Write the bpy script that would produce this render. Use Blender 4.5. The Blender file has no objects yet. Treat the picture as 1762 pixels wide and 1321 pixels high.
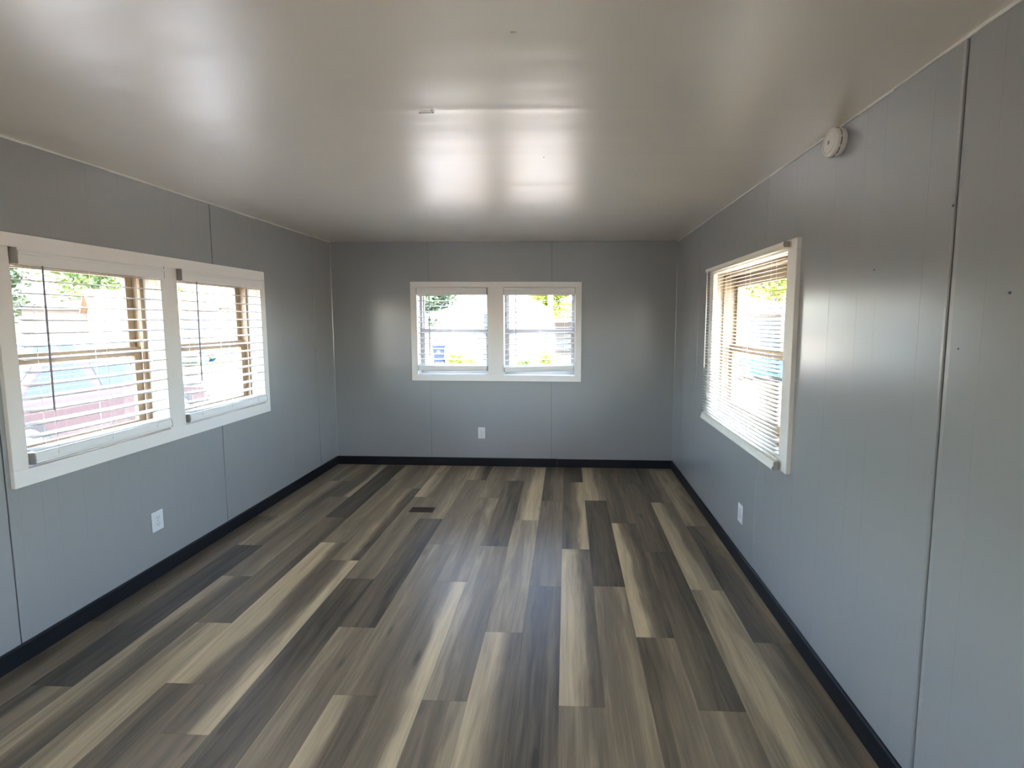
import bpy, bmesh, math, random
from mathutils import Vector, Matrix, noise as mnoise

random.seed(7)
scene = bpy.context.scene
COL = scene.collection

# ------------------------------------------------------------------ camera
F_PX, CX, CY, IW = 778.986, 946.726, 616.764, 1762.0
CAM = Vector((2.3861, 0.0, 1.5113))
cR = Vector((0.99932194, 0.03669184, 0.00306183))
cU = Vector((-0.00621164, 0.08604108, 0.99627223))
cF = Vector((-0.03629161, 0.99561571, -0.08621065))
cam_d = bpy.data.cameras.new('camera')
cam_d.sensor_width = 36.0
cam_d.lens = F_PX / IW * 36.0
cam_d.shift_x = (881.0 - CX) / IW
cam_d.shift_y = (CY - 660.5) / IW
cam_d.clip_start = 0.05
cam_d.clip_end = 400
cam = bpy.data.objects.new('camera', cam_d)
COL.objects.link(cam)
cam.matrix_world = Matrix(((cR.x, cU.x, -cF.x, CAM.x), (cR.y, cU.y, -cF.y, CAM.y), (cR.z, cU.z, -cF.z, CAM.z), (0, 0, 0, 1)))
scene.camera = cam

# ------------------------------------------------------------------ sky, sun, exposure
world = bpy.data.worlds.new('sky_world')
scene.world = world
world.use_nodes = True
wn = world.node_tree
wn.nodes.clear()
w_out = wn.nodes.new('ShaderNodeOutputWorld')
w_bg = wn.nodes.new('ShaderNodeBackground')
w_sky = wn.nodes.new('ShaderNodeTexSky')
w_sky.sky_type = 'NISHITA'
w_sky.sun_disc = False
w_sky.sun_elevation = math.radians(68)
w_sky.sun_rotation = math.radians(180)
w_sky.air_density = 1.0
w_sky.dust_density = 3.3
w_sky.ozone_density = 1.0
w_bg.inputs['Strength'].default_value = 1.0
wn.links.new(w_sky.outputs[0], w_bg.inputs['Color'])
wn.links.new(w_bg.outputs[0], w_out.inputs['Surface'])

sun_d = bpy.data.lights.new('sun', 'SUN')
sun_d.energy = 3.0
sun_d.angle = math.radians(0.6)
sun_d.color = (1.0, 0.85, 0.66)
sun = bpy.data.objects.new('sun', sun_d)
COL.objects.link(sun)
sun.rotation_euler = Vector((0.0, 0.36, -0.93)).to_track_quat('-Z', 'Y').to_euler()

scene.view_settings.view_transform = 'Standard'
scene.view_settings.look = 'None'
scene.view_settings.exposure = 2.85
scene.view_settings.gamma = 1.0
scene.view_settings.use_curve_mapping = False
scene.cycles.max_bounces = 11
scene.cycles.diffuse_bounces = 8
scene.cycles.glossy_bounces = 5
scene.cycles.transparent_max_bounces = 16
scene.cycles.transmission_bounces = 6
scene.cycles.caustics_reflective = False
scene.cycles.caustics_refractive = False
scene.cycles.use_denoising = True

# ------------------------------------------------------------------ room numbers (metres)
W, D, H = 3.466, 4.5437, 2.28
Y0 = -2.8                 # the room goes on behind the camera
WT = 0.16                 # wall thickness
GZ = -0.75                # ground outside

# ------------------------------------------------------------------ materials
def new_mat(name):
    m = bpy.data.materials.new(name)
    m.use_nodes = True
    nt = m.node_tree
    return m, nt, nt.nodes['Principled BSDF']

def mat(name, col, rough=0.5, metal=0.0, spec=0.5, noise=None, bump=None, emit=None):
    """noise=(scale, amount) mottles the colour; bump=(scale, strength, distance)"""
    m, nt, b = new_mat(name)
    b.inputs['Base Color'].default_value = (*col, 1)
    b.inputs['Roughness'].default_value = rough
    b.inputs['Metallic'].default_value = metal
    b.inputs['Specular IOR Level'].default_value = spec
    tc = nt.nodes.new('ShaderNodeTexCoord')
    if noise:
        n = nt.nodes.new('ShaderNodeTexNoise')
        n.inputs['Scale'].default_value = noise[0]
        n.inputs['Detail'].default_value = 5
        nt.links.new(tc.outputs['Object'], n.inputs['Vector'])
        r = nt.nodes.new('ShaderNodeMapRange')
        r.inputs['To Min'].default_value = 1 - noise[1]
        r.inputs['To Max'].default_value = 1 + noise[1]
        nt.links.new(n.outputs['Fac'], r.inputs['Value'])
        v = nt.nodes.new('ShaderNodeVectorMath')
        v.operation = 'SCALE'
        v.inputs[0].default_value = col
        nt.links.new(r.outputs[0], v.inputs['Scale'])
        nt.links.new(v.outputs[0], b.inputs['Base Color'])
    if bump:
        n = nt.nodes.new('ShaderNodeTexNoise')
        n.inputs['Scale'].default_value = bump[0]
        n.inputs['Detail'].default_value = 3
        nt.links.new(tc.outputs['Object'], n.inputs['Vector'])
        bp = nt.nodes.new('ShaderNodeBump')
        bp.inputs['Strength'].default_value = bump[1]
        bp.inputs['Distance'].default_value = bump[2]
        nt.links.new(n.outputs['Fac'], bp.inputs['Height'])
        nt.links.new(bp.outputs[0], b.inputs['Normal'])
    return m

def paint_mat(name, col, rough, bumps, spec=0.5, coat=0.0):
    """glossy house paint; bumps = [((sx,sy,sz), strength, distance), ...]"""
    m, nt, b = new_mat(name)
    tc = nt.nodes.new('ShaderNodeTexCoord')
    b.inputs['Base Color'].default_value = (*col, 1)
    b.inputs['Roughness'].default_value = rough
    b.inputs['Specular IOR Level'].default_value = spec
    b.inputs['Coat Weight'].default_value = coat
    b.inputs['Coat Roughness'].default_value = rough * 0.8
    prev = None
    for sc, st, di in bumps:
        mp = nt.nodes.new('ShaderNodeMapping')
        mp.inputs['Scale'].default_value = sc
        nt.links.new(tc.outputs['Object'], mp.inputs['Vector'])
        n = nt.nodes.new('ShaderNodeTexNoise')
        n.inputs['Scale'].default_value = 1.0
        n.inputs['Detail'].default_value = 2.0
        nt.links.new(mp.outputs[0], n.inputs['Vector'])
        bp = nt.nodes.new('ShaderNodeBump')
        bp.inputs['Strength'].default_value = st
        bp.inputs['Distance'].default_value = di
        nt.links.new(n.outputs['Fac'], bp.inputs['Height'])
        if prev:
            nt.links.new(prev.outputs[0], bp.inputs['Normal'])
        prev = bp
    if prev:
        nt.links.new(prev.outputs[0], b.inputs['Normal'])
    return m

M = {}
M['wall'] = paint_mat('wall_paint_blue_grey', (0.298, 0.306, 0.300), 0.28,
                      [((1.6, 1.6, 0.9), 0.35, 0.012), ((90, 90, 90), 0.10, 0.0012)], 0.5, 1.0)
M['ceiling'] = paint_mat('ceiling_paint', (0.75, 0.69, 0.60), 0.38,
                         [((0.9, 7.0, 1), 0.18, 0.006), ((3, 26, 3), 0.16, 0.002), ((70, 70, 70), 0.10, 0.001)], 0.5, 1.0)
M['trim'] = paint_mat('trim_white_paint', (0.80, 0.775, 0.73), 0.4, [((60, 60, 60), 0.08, 0.001)])
M['chip'] = mat('ceiling_chip', (0.46, 0.43, 0.38), 0.6)
M['liner'] = mat('jamb_paint_dimmed_white', (0.50, 0.485, 0.45), 0.5, noise=(8, 0.08))  # same white as the trim, darkened in colour to tame daylight on the reveals
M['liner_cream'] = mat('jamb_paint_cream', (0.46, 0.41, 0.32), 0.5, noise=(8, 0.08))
M['bead'] = mat('ceiling_bead_paint', (0.66, 0.66, 0.62), 0.4)
M['base'] = mat('baseboard_black', (0.006, 0.007, 0.010), 0.5, spec=0.3, bump=(40, 0.1, 0.001))
M['core'] = mat('wall_core_dark', (0.05, 0.055, 0.06), 0.8)
M['blind'] = mat('blind_white_plastic', (0.78, 0.77, 0.74), 0.42)
M['blindcream'] = mat('blind_cream_vinyl', (0.80, 0.77, 0.68), 0.38)
M['string'] = mat('blind_string', (0.75, 0.73, 0.68), 0.8)
M['wand'] = mat('blind_wand_plastic', (0.30, 0.28, 0.30), 0.2)
M['endcap'] = mat('blind_end_cap_grey', (0.30, 0.29, 0.27), 0.5)
M['wood'] = mat('window_frame_tan', (0.26, 0.19, 0.115), 0.55, noise=(9, 0.25))
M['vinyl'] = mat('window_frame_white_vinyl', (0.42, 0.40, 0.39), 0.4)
M['plate'] = mat('outlet_plastic', (0.70, 0.71, 0.70), 0.3)
M['slot'] = mat('outlet_slot_dark', (0.03, 0.03, 0.03), 0.6)
M['vent'] = mat('register_brown_metal', (0.07, 0.058, 0.045), 0.45, 0.4)
M['ventdark'] = mat('register_shaft_shade', (0.012, 0.011, 0.010), 0.9)
M['smoke'] = mat('detector_plastic', (0.72, 0.70, 0.66), 0.4)
M['nail'] = mat('nail_dark', (0.05, 0.05, 0.05), 0.5)
M['subfloor'] = mat('subfloor_dark', (0.02, 0.018, 0.015), 0.9)
M['siding'] = mat('siding_white', (0.78, 0.78, 0.76), 0.6)
M['ext_roof'] = mat('roof_metal_pale', (0.55, 0.55, 0.54), 0.5)

def glass_mat(name, tint):
    m = bpy.data.materials.new(name)
    m.use_nodes = True
    nt = m.node_tree
    nt.nodes.clear()
    o = nt.nodes.new('ShaderNodeOutputMaterial')
    t = nt.nodes.new('ShaderNodeBsdfTransparent')
    t.inputs['Color'].default_value = (*tint, 1)
    g = nt.nodes.new('ShaderNodeBsdfGlossy')
    g.inputs['Roughness'].default_value = 0.02
    lw = nt.nodes.new('ShaderNodeLayerWeight')
    lw.inputs['Blend'].default_value = 0.5
    pw = nt.nodes.new('ShaderNodeMath')
    pw.operation = 'POWER'
    pw.inputs[1].default_value = 5.0
    nt.links.new(lw.outputs['Facing'], pw.inputs[0])
    fr = nt.nodes.new('ShaderNodeMath')
    fr.operation = 'MULTIPLY_ADD'
    fr.inputs[1].default_value = 0.9
    fr.inputs[2].default_value = 0.035
    nt.links.new(pw.outputs[0], fr.inputs[0])
    mx = nt.nodes.new('ShaderNodeMixShader')
    nt.links.new(fr.outputs[0], mx.inputs[0])
    nt.links.new(t.outputs[0], mx.inputs[1])
    nt.links.new(g.outputs[0], mx.inputs[2])
    nt.links.new(mx.outputs[0], o.inputs['Surface'])
    return m
M['glass'] = glass_mat('window_glass', (0.95, 0.96, 0.95))
M['clear_glass'] = glass_mat('clear_glass', (0.97, 0.98, 0.98))

def plank_mat():
    m, nt, b = new_mat('vinyl_plank')
    N, Lk = nt.nodes, nt.links
    tc = N.new('ShaderNodeTexCoord')
    sep = N.new('ShaderNodeSeparateXYZ')
    Lk.new(tc.outputs['Object'], sep.inputs[0])
    def attr(n):
        a = N.new('ShaderNodeAttribute')
        a.attribute_type = 'OBJECT'
        a.attribute_name = n
        return a.outputs['Fac']
    def math_(op, a, bb):
        n = N.new('ShaderNodeMath')
        n.operation = op
        for i, v in enumerate((a, bb)):
            if isinstance(v, (int, float)):
                n.inputs[i].default_value = v
            else:
                Lk.new(v, n.inputs[i])
        return n.outputs[0]
    seed = attr('seed')
    def noise(sx, sy, detail, dist=0.0):
        cmb = N.new('ShaderNodeCombineXYZ')
        Lk.new(math_('MULTIPLY', sep.outputs['X'], sx), cmb.inputs[0])
        Lk.new(math_('MULTIPLY', sep.outputs['Y'], sy), cmb.inputs[1])
        Lk.new(math_('MULTIPLY', seed, 37.0), cmb.inputs[2])
        n = N.new('ShaderNodeTexNoise')
        n.inputs['Scale'].default_value = 1
        n.inputs['Detail'].default_value = detail
        n.inputs['Distortion'].default_value = dist
        Lk.new(cmb.outputs[0], n.inputs['Vector'])
        return n.outputs['Fac']
    u = math_('DIVIDE', sep.outputs['X'], 0.1818)
    wob = math_('MULTIPLY', math_('SUBTRACT', noise(6, 1.6, 3), 0.5), 0.75)
    uu = math_('ADD', u, wob)
    def mr(lo, hi):
        n = N.new('ShaderNodeMapRange')
        n.interpolation_type = 'SMOOTHSTEP'
        n.inputs['From Min'].default_value = lo
        n.inputs['From Max'].default_value = hi
        Lk.new(uu, n.inputs['Value'])
        return n.outputs[0]
    def lerp(a, bb, f):
        return math_('ADD', a, math_('MULTIPLY', math_('SUBTRACT', bb, a), f))
    t = lerp(lerp(attr('t0'), attr('t1'), mr(0.22, 0.5)), attr('t2'), mr(0.52, 0.82))
    t = math_('ADD', t, math_('MULTIPLY', math_('SUBTRACT', noise(24, 1.6, 5, 1.2), 0.5), 0.62))
    grain = noise(190, 5.5, 4, 0.3)
    t = math_('ADD', t, math_('MULTIPLY', math_('SUBTRACT', grain, 0.5), 0.30))
    # an occasional knot
    cmb = N.new('ShaderNodeCombineXYZ')
    Lk.new(math_('MULTIPLY', sep.outputs['X'], 6.0), cmb.inputs[0])
    Lk.new(math_('MULTIPLY', sep.outputs['Y'], 1.7), cmb.inputs[1])
    Lk.new(math_('MULTIPLY', seed, 53.0), cmb.inputs[2])
    vo = N.new('ShaderNodeTexVoronoi')
    vo.inputs['Scale'].default_value = 1.0
    Lk.new(cmb.outputs[0], vo.inputs['Vector'])
    kn = N.new('ShaderNodeMapRange')
    kn.interpolation_type = 'SMOOTHSTEP'
    kn.inputs['From Min'].default_value = 0.03
    kn.inputs['From Max'].default_value = 0.12
    kn.inputs['To Min'].default_value = -0.22
    kn.inputs['To Max'].default_value = 0.0
    Lk.new(vo.outputs['Distance'], kn.inputs['Value'])
    t = math_('ADD', t, kn.outputs[0])
    cr = N.new('ShaderNodeValToRGB')
    el = cr.color_ramp.elements
    el[0].position, el[0].color = 0.0, (0.050, 0.041, 0.029, 1)
    el[1].position, el[1].color = 1.0, (0.68, 0.55, 0.335, 1)
    e = el.new(0.5)
    e.color = (0.245, 0.195, 0.126, 1)
    Lk.new(t, cr.inputs['Fac'])
    Lk.new(cr.outputs[0], b.inputs['Base Color'])
    b.inputs['Roughness'].default_value = 0.36
    b.inputs['Specular IOR Level'].default_value = 0.5
    bp = N.new('ShaderNodeBump')
    bp.inputs['Strength'].default_value = 0.12
    bp.inputs['Distance'].default_value = 0.001
    Lk.new(grain, bp.inputs['Height'])
    Lk.new(bp.outputs[0], b.inputs['Normal'])
    return m
M['plank'] = plank_mat()

# ------------------------------------------------------------------ mesh helpers
class MB:
    def __init__(self):
        self.v, self.f = [], []
    def add(self, vs, fs):
        o = len(self.v)
        self.v += [tuple(p) for p in vs]
        self.f += [tuple(i + o for i in q) for q in fs]
        return self
    def box(self, x0, x1, y0, y1, z0, z1):
        if x0 > x1: x0, x1 = x1, x0
        if y0 > y1: y0, y1 = y1, y0
        if z0 > z1: z0, z1 = z1, z0
        return self.add([(x0, y0, z0), (x1, y0, z0), (x1, y1, z0), (x0, y1, z0), (x0, y0, z1), (x1, y0, z1), (x1, y1, z1), (x0, y1, z1)],
                        [(0, 3, 2, 1), (4, 5, 6, 7), (0, 1, 5, 4), (1, 2, 6, 5), (2, 3, 7, 6), (3, 0, 4, 7)])
    def prism(self, poly, a0, a1, axis='y'):
        """poly of 2D points extruded along an axis: 'y' -> (x,z), 'x' -> (y,z), 'z' -> (x,y)"""
        n = len(poly)
        def P(p, a):
            return {'y': (p[0], a, p[1]), 'x': (a, p[0], p[1]), 'z': (p[0], p[1], a)}[axis]
        vs = [P(p, a0) for p in poly] + [P(p, a1) for p in poly]
        fs = [tuple(range(n - 1, -1, -1)), tuple(range(n, 2 * n))]
        fs += [(i, (i + 1) % n, n + (i + 1) % n, n + i) for i in range(n)]
        return self.add(vs, fs)
    def tube(self, pts, rad, seg=8):
        pts = [Vector(p) for p in pts]
        rads = rad if isinstance(rad, (list, tuple)) else [rad] * len(pts)
        vs, fs = [], []
        for i, p in enumerate(pts):
            t = (pts[min(i + 1, len(pts) - 1)] - pts[max(i - 1, 0)]).normalized()
            a = t.orthogonal().normalized() if abs(t.z) < 0.9 else t.cross(Vector((1, 0, 0))).normalized()
            b = t.cross(a).normalized()
            for k in range(seg):
                an = 2 * math.pi * k / seg
                vs.append(p + (a * math.cos(an) + b * math.sin(an)) * rads[i])
        for i in range(len(pts) - 1):
            for k in range(seg):
                fs.append((i * seg + k, i * seg + (k + 1) % seg, (i + 1) * seg + (k + 1) % seg, (i + 1) * seg + k))
        fs.append(tuple(range(seg - 1, -1, -1)))
        fs.append(tuple((len(pts) - 1) * seg + k for k in range(seg)))
        return self.add(vs, fs)
    def lathe(self, prof, seg=32):
        """profile [(r, z)] about the z axis"""
        vs, fs = [], []
        for r, z in prof:
            for k in range(seg):
                a = 2 * math.pi * k / seg
                vs.append((r * math.cos(a), r * math.sin(a), z))
        for i in range(len(prof) - 1):
            for k in range(seg):
                fs.append((i * seg + k, i * seg + (k + 1) % seg, (i + 1) * seg + (k + 1) % seg, (i + 1) * seg + k))
        fs.append(tuple(range(seg - 1, -1, -1)))
        fs.append(tuple((len(prof) - 1) * seg + k for k in range(seg)))
        return self.add(vs, fs)
    def mesh(self, name):
        me = bpy.data.meshes.new(name)
        me.from_pydata(self.v, [], self.f)
        me.update()
        bm = bmesh.new()
        bm.from_mesh(me)
        bmesh.ops.recalc_face_normals(bm, faces=bm.faces)
        bm.to_mesh(me)
        bm.free()
        return me

def link(name, me, m, parent=None, loc=None, bevel=0.0, smooth=False):
    if m is not None and not me.materials:
        me.materials.append(M[m] if isinstance(m, str) else m)
    o = bpy.data.objects.new(name, me)
    COL.objects.link(o)
    if parent is not None:
        o.parent = parent
    if loc is not None:
        o.location = loc
    if bevel:
        md = o.modifiers.new('bevel', 'BEVEL')
        md.width = bevel
        md.segments = 2
        md.limit_method = 'ANGLE'
    if smooth:
        for p in me.polygons:
            p.use_smooth = True
    return o

def part(name, mb, m, parent=None, loc=None, bevel=0.0, smooth=False):
    return link(name, mb.mesh(name), m, parent, loc, bevel, smooth)

def empty(name, loc=(0, 0, 0), rz=0.0):
    o = bpy.data.objects.new(name, None)
    o.empty_display_size = 0.1
    COL.objects.link(o)
    o.location = loc
    o.rotation_euler = (0, 0, rz)
    return o

def tag(o, label=None, cat=None, group=None, kind=None):
    if label: o['label'] = label
    if cat: o['category'] = cat
    if group: o['group'] = group
    if kind: o['kind'] = kind
    return o

def structure(o, label=None):
    o['kind'] = 'structure'
    if label: o['label'] = label
    return o

# wall frames: u runs along the wall, v points out of the room
def wpt(side, u, v, z):
    if side == 'left': return (-v, u, z)
    if side == 'right': return (W + v, u, z)
    return (u, D + v, z)
def wbox(mb, side, u0, u1, v0, v1, z0, z1):
    a, b = wpt(side, u0, v0, z0), wpt(side, u1, v1, z1)
    return mb.box(a[0], b[0], a[1], b[1], a[2], b[2])

# ------------------------------------------------------------------ openings (u0, u1, z0, z1)
OPEN = {
    'left': [(-2.60, -1.30, 0.60, 2.02), (1.865, 2.582, 0.848, 1.812), (2.694, 3.442, 0.848, 1.812)],  # first one is an added opening behind the viewer, for extra daylight
    'back': [(0.877, 1.594, 0.952, 1.827), (1.754, 2.468, 0.947, 1.826)],
    'right': [(-2.60, -1.00, 0.45, 2.02), (2.250, 3.350, 0.845, 1.840)],  # here too the first opening is added, to light the room
}

# ------------------------------------------------------------------ walls
GRO = [0.105, 0.31, 0.41, 0.59, 0.81, 0.91, 1.11]
def wall_panel(side, u0, u1, grooves, parent, gap=0.0015, lip=0.0):
    prof = [(u0 + gap, 0.010), (u0 + gap, 0.0015), (u0 + gap + 0.0015, 0.0 - lip)]
    if lip: prof.append((u0 + gap + 0.012, 0.0))
    for g in grooves:
        c = u0 + g
        if c > u1 - 0.02: continue
        prof += [(c - 0.0015, 0.0), (c - 0.0006, 0.0004), (c + 0.0006, 0.0004), (c + 0.0015, 0.0)]
    if lip: prof.append((u1 - gap - 0.012, 0.0))
    prof += [(u1 - gap - 0.0015, 0.0 - lip), (u1 - gap, 0.0015), (u1 - gap, 0.010)]
    cuts = []
    for (a, b, z0, z1) in OPEN.get(side, []):
        cuts += [a, b]
    def depth(u):
        for (p, q) in zip(prof, prof[1:]):
            if p[0] <= u <= q[0] and q[0] > p[0]:
                return p[1] + (q[1] - p[1]) * (u - p[0]) / (q[0] - p[0])
        return 0.0
    extra = [(c, depth(c)) for c in cuts if u0 + gap + 0.003 < c < u1 - gap - 0.003]
    core = sorted(prof[1:-1] + extra, key=lambda t: t[0])
    prof = [prof[0]] + core + [prof[-1]]
    zs = sorted(set([0.0, H] + [z for o in OPEN.get(side, []) for z in o[2:]]))
    mb = MB()
    n = len(prof)
    vs = [wpt(side, u, v, z) for z in zs for (u, v) in prof]
    fs = []
    for j in range(len(zs) - 1):
        for i in range(n - 1):
            um = (prof[i][0] + prof[i + 1][0]) / 2
            zm = (zs[j] + zs[j + 1]) / 2
            if any(a < um < b and c < zm < d for a, b, c, d in OPEN.get(side, [])):
                continue
            fs.append((j * n + i, j * n + i + 1, (j + 1) * n + i + 1, (j + 1) * n + i))
    mb.add(vs, fs)
    return part('panel', mb, 'wall', parent)

def wall_core(side, ua, ub, parent):
    mb = MB()
    G_ = 0.007                      # room for the jamb liners
    OP = [(o[0] - G_, o[1] + G_, o[2] - G_, o[3] + G_) for o in OPEN.get(side, [])]
    us = sorted(set([ua, ub] + [x for o in OP for x in o[:2]]))
    for a, b in zip(us, us[1:]):
        mid = (a + b) / 2
        hole = [o for o in OP if o[0] < mid < o[1]]
        zs = [(-0.25, H + 0.2)] if not hole else [(-0.25, hole[0][2]), (hole[0][3], H + 0.2)]
        for z0, z1 in zs:
            wbox(mb, side, a, b, 0.005, WT - 0.02, z0, z1)
    part('wall_core', mb, 'core', parent)
    # outside siding, a lap board every 0.2 m
    mb = MB()
    for a, b in zip(us, us[1:]):
        mid = (a + b) / 2
        hole = [o for o in OP if o[0] < mid < o[1]]
        zs = [(-0.25, H + 0.2)] if not hole else [(-0.25, hole[0][2]), (hole[0][3], H + 0.2)]
        for z0, z1 in zs:
            wbox(mb, side, a, b, WT - 0.02, WT, z0, z1)
    part('outside_siding', mb, 'siding', parent)

wl = structure(empty('wall_left'), 'blue-grey panelled wall with the double window and blinds nearest the corner')
wall_core('left', Y0, D + WT, wl)
for a, b, g in [(Y0, -1.87, GRO), (-1.87, -0.65, GRO), (-0.65, 0.57, GRO), (0.57, 1.79, GRO), (1.79, 3.006, [0.04, 0.124, 0.19, 0.30, 0.43, 0.59, 0.81, 0.91, 1.11]), (3.006, 4.226, [0.41, 0.81]), (4.226, D, [])]:
    wall_panel('left', a, b, g, wl, 0.0026)
wr = structure(empty('wall_right'), 'blue-grey panelled wall with one window and the smoke detector')
wall_core('right', Y0, D + WT, wr)
ys = [Y0, -2.33, -1.11, 0.11, 1.33, 2.55, 3.785, D]
for i, (a, b) in enumerate(zip(ys, ys[1:])):
    wall_panel('right', a, b, GRO if i < 5 else [0.41, 0.81], wr, 0.0016 if i > 4 else 0.0042, 0.002 if i in (3, 4) else 0.0)
wb = structure(empty('wall_back'), 'dark blue-grey end wall with a pair of windows and one outlet')
wall_core('back', -WT, W + WT, wb)
for a, b, g in [(0, 0.995, [0.41]), (0.995, 2.233, [0.31, 0.91]), (2.233, W, [0.41, 0.81])]:
    wall_panel('back', a, b, g, wb, 0.0009)
wf = structure(empty('wall_front'), 'plain blue-grey wall behind the viewer')
part('panel', MB().box(-WT, W + WT, Y0 - WT, Y0, -0.25, H + 0.2), 'wall', wf)

# faint corner beads where the walls meet the end wall
for nm, x, dx in (('left', 0.0, 1), ('right', W, -1)):
    structure(part('trim_%s' % ('1' if nm == 'left' else '2'), MB().prism([(x, D), (x + dx * 0.006, D), (x, D - 0.006)], 0.08, H, 'z'), 'wall'))

# nails and specks in the panels
def nail(side, u, z, parent, r=0.0035):
    p = wpt(side, u, -0.0012, z)
    mb = MB().lathe([(r * 0.6, 0.0), (r, 0.0006), (r * 0.5, 0.0016)], 8)
    o = part('nail', mb, 'nail', parent, p)
    o.rotation_euler = {'left': (0, math.pi / 2, 0), 'right': (0, -math.pi / 2, 0), 'back': (math.pi / 2, 0, 0)}[side]
nail('right', 1.3395, 1.832, wr, 0.0045)
nail('right', 1.653, 1.688, wr)
nail('right', 1.154, 1.579, wr)
nail('right', 1.286, 1.434, wr, 0.003)

# ------------------------------------------------------------------ ceiling (wavy painted boards) and roof
def ceiling():
    nx, ny = 88, 420
    vs, fs = [], []
    rnd = random.Random(3)
    ph = [rnd.uniform(0, 6.28) for _ in range(10)]
    for j in range(ny + 1):
        y = Y0 - 0.02 + (D + 0.04 - Y0) * j / ny
        for i in range(nx + 1):
            x = -0.02 + (W + 0.04) * i / nx
            z = H
            z += 0.0010 * math.sin(y * 5.1 + ph[0] + 0.5 * math.sin(x * 1.3 + ph[1]))
            z += 0.0006 * math.sin(y * 13.0 + ph[2] + 0.9 * math.sin(x * 2.1 + ph[3]))
            z += 0.0003 * math.sin(y * 29.0 + ph[4] + 1.3 * math.sin(x * 3.3 + ph[5]))
            for y0, amp, wd in ((1.74, 0.0022, 0.018), (2.20, 0.0010, 0.025)):
                yy = y0 + 0.02 * math.sin(x * 1.7 + y0)
                z -= amp * math.exp(-((y - yy) / wd) ** 2) * (0.35 + 0.65 * math.exp(-((x - 2.1) / 0.55) ** 2))
            z += 0.0016 * mnoise.noise((x * 0.9, y * 5.0, 3.1)) + 0.0007 * mnoise.noise((x * 2.2, y * 17.0, 9.7)) + 0.0003 * mnoise.noise((x * 5.0, y * 40.0, 1.3))
            # swollen patch with a curved edge near the middle
            e = 1.345 - 0.05 * math.exp(-((x - 2.2) / 0.30) ** 2)
            z += 0.0012 / (1 + math.exp((y - e) / 0.006))
            edge = min(x + 0.02, W + 0.02 - x, D + 0.02 - y)
            z -= 0.004 * math.exp(-max(edge, 0) / 0.05)
            vs.append((x, y, z))
    for j in range(ny):
        for i in range(nx):
            a = j * (nx + 1) + i
            fs.append((a, a + nx + 1, a + nx + 2, a + 1))
    mb = MB()
    mb.v, mb.f = vs, fs
    me = bpy.data.meshes.new('ceiling')
    me.from_pydata(vs, [], fs)
    o = link('ceiling', me, 'ceiling', smooth=True)
    structure(o, 'glossy off-white painted ceiling with ripples and a cracked seam')
    return o
ceil_o = ceiling()
# little crack and chipped spots on the seam
for (x, y, l, w_) in ((1.83, 1.7385, 0.045, 0.0012), (1.878, 1.736, 0.010, 0.003), (1.882, 1.720, 0.004, 0.003), (2.27, 2.215, 0.004, 0.003), (2.23, 1.275, 0.016, 0.0015)):
    part('paint_chip', MB().box(x, x + l, y, y + w_, H - 0.0065, H - 0.003), 'chip' if l > 0.013 else 'endcap', ceil_o)
rf = structure(empty('roof_outside'), 'pale roof over the room')
part('roof_slab', MB().box(-WT - 0.12, W + WT + 0.12, Y0 - WT - 0.12, D + WT + 0.12, H + 0.03, H + 0.22), 'ext_roof', rf)
# bead along the wall tops
for nm, side in (('3', 'left'), ('4', 'right'), ('5', 'back')):
    a, b = (Y0, D) if side != 'back' else (0, W)
    mb = MB()
    n = 40
    rnd = random.Random(nm)
    for k in range(n):
        u0, u1 = a + (b - a) * k / n, a + (b - a) * (k + 1) / n
        h = 0.010 + rnd.uniform(-0.002, 0.002)
        wbox(mb, side, u0, u1, -0.006, 0.004, H - h, H + 0.004)
    structure(part('trim_' + nm, mb, 'bead' if side != 'back' else 'wall'))

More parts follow.
